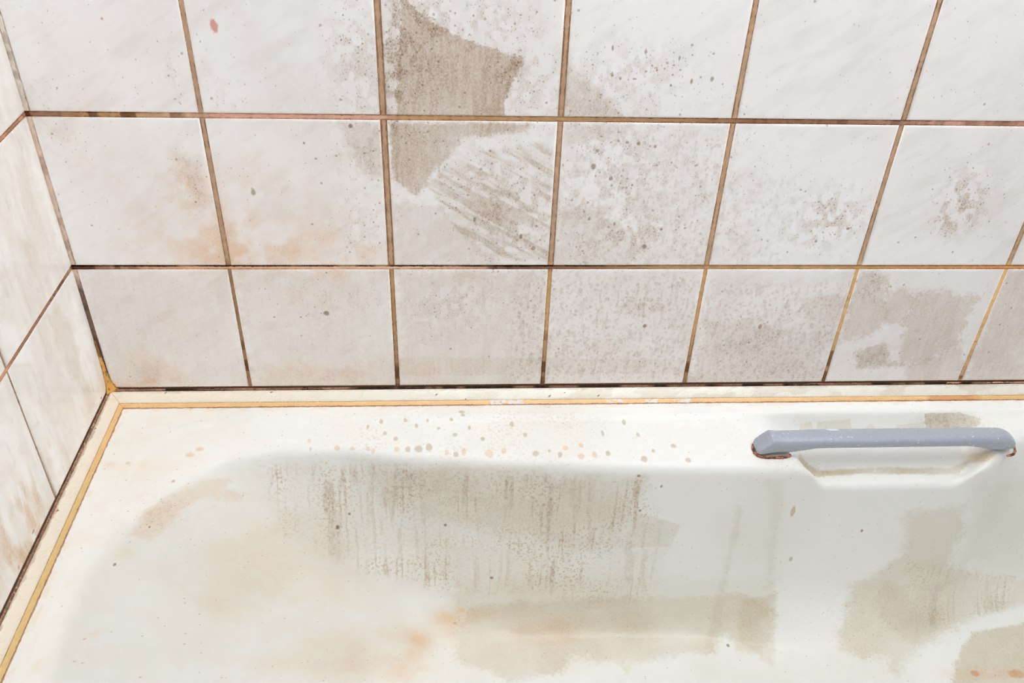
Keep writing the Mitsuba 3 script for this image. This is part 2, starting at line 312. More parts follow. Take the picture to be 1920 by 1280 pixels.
TUB_FILM = [
    (0.17, 0.012, 0.014, 0, [(0.1324, 0.1198),(0.1967, 0.1042),(0.28, 0.1103),(0.3997, 0.1274),(0.5325, 0.1366),(0.5347, 0.1575),(0.529, 0.2358),(0.4628, 0.2344),(0.4288, 0.2072),(0.3745, 0.2046),(0.3527, 0.2122),(0.3306, 0.228),(0.2591, 0.2454),(0.233, 0.2473),(0.1931, 0.214),(0.1552, 0.1676)]),
    (0.3, 0.012, 0.016, 0, [(0.2641, 0.1114),(0.2623, 0.1484),(0.2988, 0.1798),(0.3636, 0.2044),(0.4628, 0.2344),(0.529, 0.2358),(0.5315, 0.1366)]),
    (0.36, 0.0015, 0.003, 0, [(0.5294, 0.184),(0.5291, 0.2374),(0.572, 0.2367),(0.5774, 0.2046),(0.5517, 0.1922)]),
    (0.16, 0.012, 0.012, 0, [(0.4289, 0.2095),(0.3745, 0.2125),(0.3358, 0.261),(0.3467, 0.3285),(0.4334, 0.3404),(0.5711, 0.3179),(0.5681, 0.2407)]),
    (0.1, 0.02, 0.012, 0, [(0.1931, 0.214),(0.2644, 0.2497),(0.3636, 0.2164),(0.3467, 0.3119),(0.2639, 0.2889),(0.1933, 0.2511)]),
    (0.2, 0.022, 0.014, 1, [(0.488, 0.281),(0.3525, 0.2866),(0.3522, 0.3683),(0.4331, 0.3806),(0.5799, 0.3781),(0.6952, 0.3467),(0.6895, 0.2949)]),
    (0.34, 0.0065, 0.012, 1, [(0.3754, 0.3257),(0.4902, 0.3158),(0.5768, 0.318),(0.6628, 0.3115),(0.6947, 0.3382),(0.6921, 0.3873),(0.6797, 0.4085),(0.6573, 0.4045),(0.6439, 0.3792),(0.6282, 0.4037),(0.576, 0.4021),(0.5451, 0.4143),(0.5285, 0.4092),(0.5294, 0.4236),(0.5169, 0.4102),(0.4965, 0.4128),(0.4892, 0.4014),(0.4777, 0.401),(0.4642, 0.4227),(0.4075, 0.4289),(0.3464, 0.4038),(0.3581, 0.3455)]),
    (0.26, 0.004, 0.005, 0, [(0.631, 0.1708),(0.6394, 0.1864),(0.639, 0.3625),(0.6294, 0.4037),(0.6213, 0.4035),(0.6325, 0.3019)]),
    (0.2, 0.006, 0.008, 0, [(0.6565, 0.1414),(0.6725, 0.1417),(0.6796, 0.1796),(0.6816, 0.2354),(0.6921, 0.3124),(0.6803, 0.3033),(0.673, 0.2189)]),
    (0.3, 0.004, 0.005, 1, [(0.698, 0.3126),(0.6584, 0.3243),(0.6579, 0.3872),(0.678, 0.4151),(0.6878, 0.4219),(0.6972, 0.395)]),
    (0.36, 0.009, 0.014, 1, [(0.8095, 0.1906),(0.8687, 0.1803),(0.8806, 0.2248),(0.8801, 0.2753),(0.969, 0.3025),(1.007, 0.308),(1.0077, 0.3417),(0.9377, 0.3553),(0.904, 0.3695),(0.876, 0.3915),(0.8492, 0.4054),(0.8187, 0.4372),(0.8124, 0.4305),(0.8161, 0.408),(0.7878, 0.4165),(0.7677, 0.4034),(0.7685, 0.373),(0.7778, 0.349),(0.7797, 0.3066),(0.8001, 0.2898),(0.8209, 0.2561),(0.8101, 0.2145)]),
    (0.26, 0.006, 0.014, 0, [(0.814, 0.299),(0.8061, 0.3247),(0.8132, 0.3663),(0.8508, 0.3982),(0.8784, 0.3763),(0.8875, 0.3018)]),
    (0.22, 0.02, 0.012, 1, [(0.9691, 0.1326),(0.8697, 0.1459),(0.8914, 0.2674),(0.9362, 0.2968),(1.007, 0.308)]),
    (0.5, 0.003, 0.006, 1, [(1.0052, 0.3658),(0.9161, 0.3818),(0.8839, 0.4274),(0.8652, 0.4591),(0.9684, 0.4627)]),
    (0.7, 0.0012, 0.003, 0, [(0.8817, 0.0457),(0.8439, 0.0483),(0.8446, 0.0726),(0.8825, 0.0732),(0.8976, 0.0683),(0.9014, 0.0566)]),
    (0.4, 0.001, 0.002, 0, [(0.7635, 0.0541),(0.7292, 0.0575),(0.7266, 0.0707),(0.7638, 0.0713)]),
    (0.36, 0.001, 0.002, 0, [(0.7207, 0.0574),(0.7094, 0.0611),(0.7095, 0.0704),(0.7237, 0.0706)]),
    (0.34, 0.001, 0.002, 0, [(0.785, 0.0599),(0.7794, 0.066),(0.7782, 0.0715),(0.7897, 0.0717),(0.7897, 0.0662)]),
    (0.3, 0.0012, 0.003, 0, [(0.8445, 0.0592),(0.8128, 0.0642),(0.8128, 0.0721),(0.8446, 0.0726)]),
    (0.62, 0.002, 0.003, 1, [(0.7037, 0.1043),(0.7075, 0.1199),(0.7157, 0.1308),(0.7357, 0.1281),(0.7752, 0.1259),(0.7727, 0.1349),(0.7113, 0.1374),(0.6902, 0.1238)]),
    (0.55, 0.002, 0.003, 1, [(0.7752, 0.1259),(0.8527, 0.1289),(0.876, 0.1171),(0.8859, 0.1046),(0.8924, 0.1089),(0.8586, 0.1382),(0.7727, 0.1349)]),
    (0.4, 0.004, 0.006, 2, [(0.0742, 0.1629),(0.0944, 0.14),(0.1189, 0.1288),(0.1369, 0.1256),(0.1301, 0.1391),(0.1437, 0.1489),(0.1414, 0.1597),(0.1112, 0.1547),(0.0957, 0.1711),(0.0746, 0.2027),(0.0637, 0.1949)]),
    (0.1, 0.003, 0.004, 0, [(0.7038, 0.0415),(0.7038, 0.0703),(0.8417, 0.0725),(0.8412, 0.0451)]),
]
TUB_DROPS = [
    (0.75, 0.006, 0.008, [(0.3752, 0.0348),(0.1918, 0.0378),(0.2125, 0.0958),(0.3736, 0.1138),(0.5031, 0.1237),(0.5068, 0.0427)]),
    (0.85, 0.01, 0.01, [(0.1612, 0.1094),(0.1835, 0.2059),(0.2329, 0.255),(0.3753, 0.3129),(0.5603, 0.3264),(0.5621, 0.2365),(0.5325, 0.1366),(0.28, 0.1103)]),
    (0.3, 0.01, 0.01, [(0.5114, 0.0547),(0.5031, 0.1237),(0.6338, 0.1263),(0.6501, 0.0569)]),
    (0.5, 0.006, 0.006, [(0.8291, 0.2648),(0.8424, 0.3751),(0.9699, 0.3486),(0.9685, 0.2982)]),
]
TUB_SPECK = [
    (0.2921, 0.1377, 0.0318, 0.0196, 0.75),
    (0.374, 0.1581, 0.0846, 0.0347, 0.3),
    (0.6767, 0.1198, 0.0281, 0.0183, 0.25),
    (0.7192, 0.1278, 0.0165, 0.0093, 0.4),
    (0.7837, 0.3492, 0.0358, 0.0472, 0.2),
    (0.8706, 0.0596, 0.0268, 0.011, 0.9),
    (0.0803, 0.17, 0.0235, 0.0269, 0.25),
]
TUB_SPOTS = [
    (0.2753, 0.0509, 0.0021, 0.0039, 0),
    (0.2994, 0.0497, 0.0021, 0.0031, 0),
    (0.3108, 0.0578, 0.0021, 0.004, 0),
    (0.322, 0.0501, 0.0022, 0.0031, 0),
    (0.3329, 0.0622, 0.0027, 0.0032, 0),
    (0.3457, 0.0489, 0.0022, 0.0031, 0),
    (0.3576, 0.0428, 0.0022, 0.0024, 0),
    (0.3639, 0.0619, 0.0016, 0.0032, 0),
    (0.3769, 0.0779, 0.0027, 0.0031, 0),
    (0.2799, 0.0684, 0.0021, 0.0031, 0),
    (0.2624, 0.0586, 0.0016, 0.0032, 0),
    (0.4198, 0.0732, 0.0027, 0.0039, 0),
    (0.4981, 0.0722, 0.0022, 0.0048, 0),
    (0.5335, 0.0751, 0.0022, 0.004, 0),
    (0.577, 0.112, 0.0032, 0.0037, 0),
    (0.3561, 0.0379, 0.0038, 0.0025, 0),
    (0.5222, 0.0565, 0.0022, 0.0049, 0),
    (0.2698, 0.0934, 0.0021, 0.0037, 3),
    (0.3974, 0.0959, 0.0031, 0.0052, 3),
    (0.4419, 0.0967, 0.0021, 0.003, 0),
    (0.4581, 0.0932, 0.0032, 0.0038, 3),
    (0.4994, 0.1015, 0.0026, 0.0038, 0),
    (0.545, 0.0986, 0.0021, 0.0031, 0),
    (0.4744, 0.0897, 0.0027, 0.0038, 3),
    (0.3035, 0.0918, 0.0031, 0.0044, 0),
    (0.3139, 0.092, 0.0042, 0.0052, 0),
    (0.3243, 0.0892, 0.0037, 0.006, 0),
    (0.3415, 0.097, 0.0026, 0.0052, 3),
    (0.3504, 0.1002, 0.0031, 0.0044, 0),
    (0.3582, 0.0959, 0.0026, 0.0067, 3),
    (0.3831, 0.0993, 0.0047, 0.0059, 3),
    (0.4285, 0.1002, 0.0037, 0.0045, 0),
    (0.452, 0.1021, 0.0026, 0.0045, 0),
    (0.4727, 0.1048, 0.0037, 0.0044, 3),
    (0.486, 0.1028, 0.0032, 0.0052, 3),
    (0.2931, 0.0916, 0.0031, 0.0037, 3),
    (0.2645, 0.091, 0.0026, 0.0037, 3),
    (0.2342, 0.0889, 0.0031, 0.0037, 3),
    (0.2488, 0.09, 0.0021, 0.0029, 3),
    (0.3494, 0.0719, 0.0027, 0.0031, 0),
    (0.2909, 0.0764, 0.0026, 0.0039, 0),
    (0.5341, 0.1097, 0.0031, 0.0052, 0),
    (0.5666, 0.0921, 0.0032, 0.0039, 0),
    (0.4073, 0.057, 0.0022, 0.0048, 0),
    (0.3875, 0.2814, 0.002, 0.0021, 4),
    (0.5285, 0.1329, 0.0021, 0.0022, 4),
    (0.552, 0.1481, 0.0016, 0.0022, 4),
    (0.7019, 0.2592, 0.0023, 0.0043, 5),
    (0.2302, 0.1995, 0.0021, 0.0031, 4),
    (0.3391, 0.1992, 0.0016, 0.0024, 4),
    (0.6451, 0.394, 0.0018, 0.0021, 4),
    (0.7688, 0.2174, 0.0017, 0.0025, 4),
    (0.6901, 0.1861, 0.0027, 0.008, 5),
    (0.9036, 0.436, 0.0047, 0.0035, 6),
    (0.9477, 0.4381, 0.0094, 0.0057, 6),
    (0.3483, 0.3511, 0.0023, 0.0023, 6),
    (0.0739, 0.1881, 0.0011, 0.002, 4),
    (0.0559, 0.23, 0.0009, 0.0019, 4),
    (0.0873, 0.1308, 0.0017, 0.0021, 5),
    (0.2424, 0.1807, 0.0016, 0.0023, 4),
    (0.5345, 0.1818, 0.0016, 0.0023, 4),
    (0.2232, 0.1091, 0.0016, 0.0022, 3),
    (0.0424, 0.1061, 0.003, 0.0029, 3),
    (0.0951, 0.0961, 0.005, 0.003, 3),
    (0.1034, 0.0882, 0.0041, 0.0031, 3),
    (0.2065, 0.0779, 0.0021, 0.0038, 3),
    (0.2083, 0.0899, 0.0015, 0.0037, 3),
]
TUB_TINT = [
    (0.2132, 0.305, 0.0947, 0.0893, 0.22),
    (0.1338, 0.2018, 0.0795, 0.0492, 0.16),
    (0.039, 0.1925, 0.0249, 0.0729, 0.07),
    (0.0638, 0.0785, 0.0607, 0.0228, 0.05),
    (0.4327, 0.3875, 0.0869, 0.0329, 0.25),
    (0.3466, 0.3383, 0.0231, 0.0127, 1.0),
    (0.3437, 0.36, 0.0149, 0.0221, 0.45),
    (0.3099, 0.3718, 0.018, 0.0211, 0.8),
    (0.2992, 0.4071, 0.0221, 0.016, 0.5),
    (0.2747, 0.3897, 0.0608, 0.0417, 0.28),
    (0.1939, 0.3831, 0.0767, 0.0346, 0.25),
    (0.157, 0.268, 0.0563, 0.05, 0.14),
    (0.0749, 0.173, 0.0094, 0.0121, 0.5),
    (0.0603, 0.2168, 0.0073, 0.0089, 0.45),
    (0.0256, 0.1072, 0.0059, 0.0044, 0.35),
    (0.0369, 0.3208, 0.0049, 0.0069, 0.4),
    (0.0562, 0.3015, 0.0043, 0.0045, 0.3),
    (0.3754, 0.3384, 0.0406, 0.0115, 0.35),
    (0.1355, 0.293, 0.0265, 0.0208, 0.2),
    (0.0498, 0.1217, 0.0293, 0.0179, 0.16),
    (0.0416, 0.2502, 0.0109, 0.0342, 0.06),
    (0.0706, 0.108, 0.0294, 0.0146, 0.15),
    (0.9158, 0.4364, 0.0469, 0.0084, 0.55),
    (0.4335, 0.3654, 0.0527, 0.022, 0.2),
    (0.8817, 0.113, 0.0096, 0.0069, 0.8),
    (0.6736, 0.1094, 0.0343, 0.0039, 0.4),
]

# dirt of a kind, as what it leaves of the light that the clean surface throws back
BROWN, TAN, ORANGE, DARK, RED, GREY = (.58, .462, .345), (.68, .575, .405), (.84, .60, .40), (.26, .16, .10), (.72, .27, .20), (.40, .33, .28)

def poly_inside(u, v, pts):
    """Signed distance to a polygon, positive inside; the pieces of a convex one are plain half planes."""
    n = len(pts)
    area = sum(pts[i - 1][0] * pts[i][1] - pts[i][0] * pts[i - 1][1] for i in range(n))
    turn = [(pts[i - 1][0] - pts[i - 2][0]) * (pts[i][1] - pts[i - 1][1]) - (pts[i - 1][1] - pts[i - 2][1]) * (pts[i][0] - pts[i - 1][0]) for i in range(n)]
    if all(k * area > 0 for k in turn):
        d = mi.Float(1e9)
        for i in range(n):
            (ax, ay), (bx, by) = pts[i - 1], pts[i]
            L = math.copysign(math.hypot(bx - ax, by - ay), area)
            nx, ny = -(by - ay) / L, (bx - ax) / L
            d = dr.minimum(d, u * nx + (v * ny - (ax * nx + ay * ny)))
        return d
    d, inside = mi.Float(1e9), mi.Bool(False)
    for i in range(n):
        (ax, ay), (bx, by) = pts[i], pts[i - 1]
        ex, ey = bx - ax, by - ay
        wx, wy = u - ax, v - ay
        k = 1 / (ex * ex + ey * ey + 1e-12)
        t = dr.clip(wx * (ex * k) + wy * (ey * k), 0, 1)
        d = dr.minimum(d, dr.square(wx - ex * t) + dr.square(wy - ey * t))
        if abs(ey) > 1e-9:
            inside ^= ((v >= ay) ^ (v >= by)) & (wx < wy * (ex / ey))
    return dr.select(inside, 1, -1) * dr.sqrt(d)

def poly_mask(u, v, soft, warp, w, pts):
    us, vs = [q[0] for q in pts], [q[1] for q in pts]
    return smoothstep(-soft, soft, poly_inside(u, v, pts) + (w - .5) * 2 * warp)

def blob_sum(u, v, items, top=1.5):
    s = mi.Float(0)
    for (cu, cv, ru, rv, a) in items:
        s += a * dr.exp(-(dr.square((u - cu) / ru) + dr.square((v - cv) / rv)))
    return dr.minimum(s, top)

def spot_cover(u, v, items, kinds, w):
    """Separate specks, each with a ragged outline."""
    s = mi.Float(0)
    for (cu, cv, ru, rv, k) in items:
        if k in kinds:
            q = dr.sqrt(dr.square((u - cu) / ru) + dr.square((v - cv) / rv))
            s = dr.maximum(s, 1 - smoothstep(.55, 1.15, q + (w - .5) * .9))
    return s

def stain(c, kind, a):
    a = dr.clip(a, 0, 1)
    return mi.Color3f(*[ch * (1 - a * (1 - k)) for ch, k in zip((c.x, c.y, c.z), kind)])

def specks(u, v, size, density, seed):
    """Dots of mould: cells of the given size, each holding a dot where the density allows."""
    d, which = nearest_cell(u / size, v / size, seed)
    r = .16 + .26 * dr.square(1 - which / dr.maximum(density, .02))
    return dr.select(which < density, 1 - smoothstep(r * .6, r, d), 0)

def drops(u, v, size, seed):
    """Dried water drops: a ring with a paler middle."""
    d, which = nearest_cell(u / size, v / (size * 1.15), seed)
    r = .13 + .20 * which
    return smoothstep(r + .12, r - .03, d) * (.55 + .45 * smoothstep(r * .35, r * .85, d)) * dr.select(which < .62, 1, .0)

def clean_tile(u, v, tint):
    """White glaze with a faint printed marble vein running up to the right."""
    a, b = u * .82 + v * .57, v * .82 - u * .57
    big = fbm(a * 22, b * 60, 3.0, 3)
    vein = smoothstep(.56, .74, big) * .6 + smoothstep(.60, .78, fbm(a * 60, b * 170, 9.0, 2)) * .45
    return stain(mi.Color3f(*tint), (.86, .83, .80), vein * .42)

def back_tile(p, n, uv):
    u, v = p.x, p.z
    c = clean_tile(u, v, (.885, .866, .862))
    w = .55 * fbm(u * 130, v * 130, 1.0, 3) + .45 * fbm(u * 600, v * 600, 2.0, 2)
    grain = noise(u * 900, v * 700) * .55 + noise(u * 2100, v * 1700, 4.0) * .45
    runs = noise(u * 420, v * 45, 2.0)
    film = mi.Float(0)
    for s, soft, warp, pts in BACK_FILM:
        film = 1 - (1 - film) * (1 - s * poly_mask(u, v, soft, warp, w, pts))
    for s, soft, warp, pts in BACK_WIPED:
        a, b = u * .857 - v * .515, v * .857 + u * .515
        swipe = smoothstep(.40, .68, fbm(a * 26, b * 190, 5.0, 3))
        film = 1 - (1 - film) * (1 - s * (.18 + .82 * swipe) * poly_mask(u, v, soft, warp, w, pts))
    haze = smoothstep(.40, .80, fbm(u * 13, v * 10, 8.0, 4)) * .15
    film = 1 - (1 - film) * (1 - haze)
    patch = fbm(u * 34, v * 30, 5.0, 3)
    c = stain(c, BROWN, film * (.62 + .62 * (grain - .2)) * (.85 + .3 * runs) * (.70 + .60 * patch))
    clump = smoothstep(.35, .65, fbm(u * 180, v * 140, 6.0, 2))
    ring = mi.Float(0)
    for s, soft, warp, pts in BACK_DROPS:
        ring = dr.maximum(ring, s * poly_mask(u, v, soft, warp, w, pts))
    c = stain(c, (.62, .54, .47), ring * dr.maximum(drops(u, v, .0060, 3.0), .8 * drops(u, v, .0042, 11.0)) * .68 * (.5 + .5 * clump))
    c = stain(c, (.55, .45, .38), ring * .5 * smoothstep(.62, .8, noise(u * 330, v * 120, 6.0)) * grain)
    dens = blob_sum(u, v, BACK_SPECK)
    c = stain(c, BROWN, dr.minimum(dens, 1) * clump * grain * 1.1)
    c = stain(c, DARK, specks(u, v, .0034, dens * .34 * (.4 + clump), 0.0) * .52)
    c = stain(c, DARK, specks(u, v, .0019, dr.minimum(dens * .55 * (.3 + clump), .8) + .012, 20.0) * .42)
    peach = blob_sum(u, v, BACK_TINT) * (.25 + .75 * smoothstep(.25, .75, fbm(u * 70, v * 55, 2.0, 3))) * (.6 + .8 * grain)
    c = stain(c, (.90, .69, .53), peach * 1.25)
    for kinds, col, a in (((0,), DARK, .75), ((1,), RED, .8), ((2,), (.40, .29, .19), .75)):
        c = stain(c, col, spot_cover(u, v, BACK_SPOTS, kinds, w) * a)
    return c

def left_tile(p, n, uv):
    u, v = p.y, p.z
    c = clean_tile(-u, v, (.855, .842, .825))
    w = fbm(u * 130, v * 90, 1.0, 3)
    grain = noise(u * 900, v * 500) * .55 + noise(u * 2100, v * 1300, 4.0) * .45
    film = smoothstep(.20, .90, fbm(u * 60, v * 13, 8.0, 4)) * .50
    for s, soft, warp, pts in LEFT_FILM:
        film = 1 - (1 - film) * (1 - s * poly_mask(u, v, soft, warp, w, pts))
    c = stain(c, (.72, .645, .53), film * (.75 + .5 * (grain - .3)))
    c = stain(c, (.42, .35, .28), smoothstep(.64, .82, fbm(u * 160, v * 36, 3.0, 3)) * grain * .20)
    peach = blob_sum(u, v, LEFT_TINT) * smoothstep(.3, .7, fbm(u * 90, v * 30, 2.0, 3)) * (.6 + .8 * grain)
    c = stain(c, (.80, .60, .43), peach)
    for kinds, col in (((0,), DARK), ((2,), (.5, .36, .26))):
        c = stain(c, col, spot_cover(u, v, LEFT_SPOTS, kinds, w) * .7)
    return c

def ramp(t, stops):
    """A colour that changes along a joint: (position, colour) pairs."""
    c = mi.Color3f(*stops[0][1])
    for (a, _), (b, col) in zip(stops[:-1], stops[1:]):
        c = mix(c, col, smoothstep(a, b, t))
    return c

S = lambda r, g, b: tuple(min(.95, 1.10 * k) for k in srgb(r, g, b))
def joint_colour(c, along, across, half, dark_at, seed):
    """Grout: mottled, with ragged dark mould along its two edges."""
    mott = fbm(along * 260, across * 500, seed, 3)
    c = c * (.80 + .40 * mott)
    edge = smoothstep(.52, .92, dr.abs(across) / half + (fbm(along * 320, across * 300, seed + 5, 2) - .5) * .9)
    c = stain(c, (.42, .31, .24), edge * (.45 + .5 * noise(along * 40, seed, 1.0)))
    blot = smoothstep(.55, .70, fbm(along * 75, seed, 3.0, 3)) * dark_at
    return stain(c, (.30, .22, .17), blot * .85)

def back_grout(p, n, uv):
    u, v = p.x, p.z
    h1, h2 = v - .2928, v - .1449
    k = dr.floor((u - .1409) / .15 + .5)
    dx = u - (.1409 + .15 * k)
    corner = u < .012
    upper = mix(S(182, 150, 124), S(188, 156, 126), cell_rand(k, 3, 1))
    lower = mix(S(150, 116, 88), S(196, 158, 112), smoothstep(-.5, 2.2, k) * smoothstep(.0, .09, v) + smoothstep(3, 5, k))
    vert = mix(upper, lower, smoothstep(.140, .150, .295 - v))
    vert = joint_colour(vert, v + 3.1 * k, dx, .0021, smoothstep(.10, .03, v) * .8 + .15, 2.0)
    cc = mix(S(214, 190, 172), S(215, 206, 192), smoothstep(.28, .31, v))
    cc = joint_colour(cc, v + 7.7, u - .0008, .0028, .4, 8.0)
    cc = stain(cc, (.17, .12, .10), smoothstep(.140, .120, v + .012 * (fbm(u * 600, v * 120, 2.0, 2) - .5)) * .85)
    vert = mi.Color3f(*[dr.select(corner, a, b) for a, b in zip((cc.x, cc.y, cc.z), (vert.x, vert.y, vert.z))])
    one = ramp(u, [(0, S(150, 112, 92)), (.07, S(180, 140, 100)), (.13, S(200, 165, 135)), (.16, S(214, 165, 145)), (.28, S(212, 168, 146)), (.31, S(190, 152, 112)), (.52, S(176, 140, 108)), (.62, S(148, 110, 84)), (.74, S(170, 130, 110)), (.78, S(205, 160, 140)), (.90, S(190, 140, 115))])
    one = joint_colour(one, u, h1, .0021, smoothstep(.50, .62, u) * .6 + smoothstep(.16, .10, u), 14.0)
    two = ramp(u, [(0, S(140, 105, 85)), (.10, S(215, 172, 140)), (.30, S(226, 190, 160)), (.37, S(205, 165, 140)), (.40, S(120, 88, 74)), (.47, S(150, 112, 88)), (.56, S(185, 148, 110)), (.70, S(196, 156, 108)), (.86, S(216, 158, 104)), (1.0, S(214, 165, 100))])
    two = joint_colour(two, u, h2, .0021, smoothstep(.10, .02, u) + smoothstep(.36, .39, u) * smoothstep(.46, .43, u), 21.0)
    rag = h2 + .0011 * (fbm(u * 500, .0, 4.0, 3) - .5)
    two = stain(two, (.13, .09, .075), smoothstep(.0003, .0008, rag) * (1 - smoothstep(.43, .56, u) * .75) * (1 - .5 * smoothstep(.6, .9, noise(u * 60, 5.0))))  # mould plus the shadow gap below the upper tiles, painted into the joint
    low = S(112, 84, 66)
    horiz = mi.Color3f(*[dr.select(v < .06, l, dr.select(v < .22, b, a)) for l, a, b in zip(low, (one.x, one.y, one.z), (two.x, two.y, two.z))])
    near = (dr.abs(h1) < .0025) | (dr.abs(h2) < .0025) | (v < .0020)
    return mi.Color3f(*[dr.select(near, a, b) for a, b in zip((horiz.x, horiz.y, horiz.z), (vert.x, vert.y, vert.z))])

def left_grout(p, n, uv):
    u, v = p.y, p.z
    h = dr.select(v > .22, v - .2928, v - .1449)
    col = mix(S(165, 125, 100), S(205, 150, 120), smoothstep(.4, .6, noise(u * 45, v * 4)))
    col = joint_colour(col, u + v, h, .0018, .8, 31.0)
    k = dr.floor((u + .1506) / .15 + .5)
    thin = joint_colour(mi.Color3f(*S(165, 140, 118)), v, u + .1506 - .15 * k, .0012, .5, 37.0)
    near = dr.abs(h) < .0022
    return mi.Color3f(*[dr.select(near, a, b) for a, b in zip((col.x, col.y, col.z), (thin.x, thin.y, thin.z))])

def bath(p, n, uv):
    u, v = p.x, -(p.y + p.z)
    c = mi.Color3f(.755, .760, .732)
    w = .6 * fbm(u * 60, v * 60, 1.0, 4) + .4 * fbm(u * 420, v * 420, 2.0, 2)
    grain = noise(u * 800, v * 700) * .55 + noise(u * 1900, v * 1700, 4.0) * .45
    films = [mi.Float(0), mi.Float(0), mi.Float(0)]
    for s, soft, warp, k, pts in TUB_FILM:
        films[k] = 1 - (1 - films[k]) * (1 - s * poly_mask(u, v, soft, warp, w, pts))
    films[1] = 1 - (1 - films[1]) * (1 - .16 * smoothstep(.40, .80, fbm3(u * 9, v * 9, p.y * 6, 3)))
    run_w = u + .0022 * (fbm(u * 40, v * 30, 3.0, 2) - .5)
    lines = smoothstep(.45, .75, noise(run_w * 330, v * 18, 2.0)) * smoothstep(.25, .60, noise(run_w * 260, v * 26, 7.0)) * (.45 + .55 * smoothstep(.3, .6, noise(run_w * 500, v * 260, 4.0)))
    blotch = fbm(u * 26, v * 22, 14.0, 4)
    c = stain(c, (.67, .565, .42), films[0] * (.72 + .55 * (grain - .2)) * (.45 + 1.1 * blotch))
    c = stain(c, TAN, films[1] * (.90 + .5 * (grain - .3)) * (.65 + 1.0 * blotch))
    c = stain(c, (.88, .66, .45), films[2] * (.6 + .8 * (grain - .2)))
    ring = mi.Float(0)
    for s, soft, warp, pts in TUB_DROPS:
        ring = dr.maximum(ring, s * poly_mask(u, v, soft, warp, w, pts))
    patch = smoothstep(.35, .65, fbm(u * 30, v * 22, 12.0, 2))
    wall = smoothstep(-.02, -.04, p.z)
    dot = dr.maximum(drops(u, v, .0050, 5.0), .8 * drops(u, v, .0034, 17.0)) * (.3 + .7 * patch)
    c = stain(c, (.66, .53, .37), ring * dot * (.46 + .32 * wall))
    c = stain(c, (.64, .50, .34), ring * lines * wall * (.35 + .40 * patch) * (.6 + .6 * grain))
    dens = blob_sum(u, v, TUB_SPECK)
    c = stain(c, DARK, specks(u, v, .0021, dr.minimum(dens * .55, .8) + .006, 9.0) * .42)
    c = stain(c, BROWN, dens * grain * smoothstep(.4, .7, fbm(u * 200, v * 160, 2.0, 2)) * .9)
    peach = blob_sum(u, v, TUB_TINT) * (.3 + .7 * smoothstep(.2, .75, fbm3(u * 45, v * 45, p.y * 30, 3))) * (.7 + .6 * grain)
    c = stain(c, (.93, .70, .50), peach)
    pink = smoothstep(.56, .74, fbm(u * 60, p.y * 60, 6.0, 3)) * smoothstep(.24, .05, u) * .18
    c = stain(c, (.985, .83, .76), pink)
    c = stain(c, (1, .95, .905), smoothstep(.25, .70, fbm3(u * 16, v * 16, p.y * 9, 3)) * smoothstep(.75, .45, u + .2 * w) * .42)
    # dirt caught where the shell meets the yellow sealant
    near = dr.minimum(p.x, -p.y) - .0157 + .0016 * (fbm(p.x * 300, p.y * 300, 1.0, 3) - .5)
    c = stain(c, (.52, .28, .20), smoothstep(.0010, .0001, near) * (.5 + .5 * noise(u * 90, p.y * 90)))
    c = stain(c, (.97, .86, .77), smoothstep(.50, .66, fbm(p.x * 120, p.y * 120, 4.0, 3)) * dr.select(near < .006, .5, 0))
    for kinds, col, a in (((0,), (.66, .56, .45), .75), ((3,), (.90, .70, .53), .70), ((4,), DARK, .75), ((5,), (.62, .45, .30), .65), ((6,), (.90, .55, .28), .7)):
        c = stain(c, col, spot_cover(u, v, TUB_SPOTS, kinds, w) * a)
    return c

def cream(p, n, uv):
    u = p.x - p.y
    g = noise(u * 900, p.z * 900) * .5 + .5 * fbm(u * 90, p.z * 90, 2.0, 3)
    on_left = p.x < .0125
    c = mix((.75, .68, .565), (.715, .69, .61), smoothstep(.10, .34, p.x))
    c = stain(c, (.80, .68, .52), smoothstep(.50, .70, g) * .22)
    c = stain(c, BROWN, smoothstep(.54, .60, fbm(u * 34, p.z * 80, 9.0, 3)) * .22 * smoothstep(.30, .45, p.x))
    d = dr.minimum(p.x, -p.y)
    c = stain(c, (.45, .33, .26), smoothstep(.0042, .0026, d + .004 * (fbm(u * 150, p.z * 150, 3.0, 3) - .5)) * dr.select(on_left, .8, .35) * (.4 + .6 * noise(u * 40, 2.0)))
    c = stain(c, DARK, specks(u, d * 1.4, .004, mi.Float(.010), 3.0) * .8)
    return c

CLEANED = [(.386, .420), (.508, .524), (.548, .562), (.578, .596)]
def sealant(p, n, uv, left):
    u = -p.y if left else p.x
    d = p.x if left else -p.y
    c = mix(S(205, 166, 114), S(211, 174, 124), noise(u * 60, 1.0))
    if left:
        c = mix(c, S(198, 168, 114), smoothstep(.05, .16, u))
    c = c * (.94 + .12 * fbm(u * 400, d * 900, 1.0, 2))
    if not left:
        m = mi.Float(0)
        for a, b in CLEANED:
            q = u + .004 * (noise(d * 900, u * 300) - .5)
            m = dr.maximum(m, smoothstep(a - .0008, a + .0008, q) * smoothstep(b + .0008, b - .0008, q) * smoothstep(.25, .5, noise(u * 320, d * 800, 2.0)))
        c = mix(c, (.66, .65, .63), m * .85)
        c = stain(c, (.84, .62, .52), smoothstep(.55, .7, fbm(u * 22, 3.0, 1.0, 3)) * smoothstep(.70, .82, u) * .8)
    rag = (fbm(u * 420, d * 300, 2.0, 3) - .5)
    grime = dr.maximum(smoothstep(.0119, .0115, d + .0005 * rag), smoothstep(.0150, .0155, d + .0010 * rag))
    return stain(c, (.50, .29, .20), grime * (.55 + .45 * noise(u * 110, 4.0)))

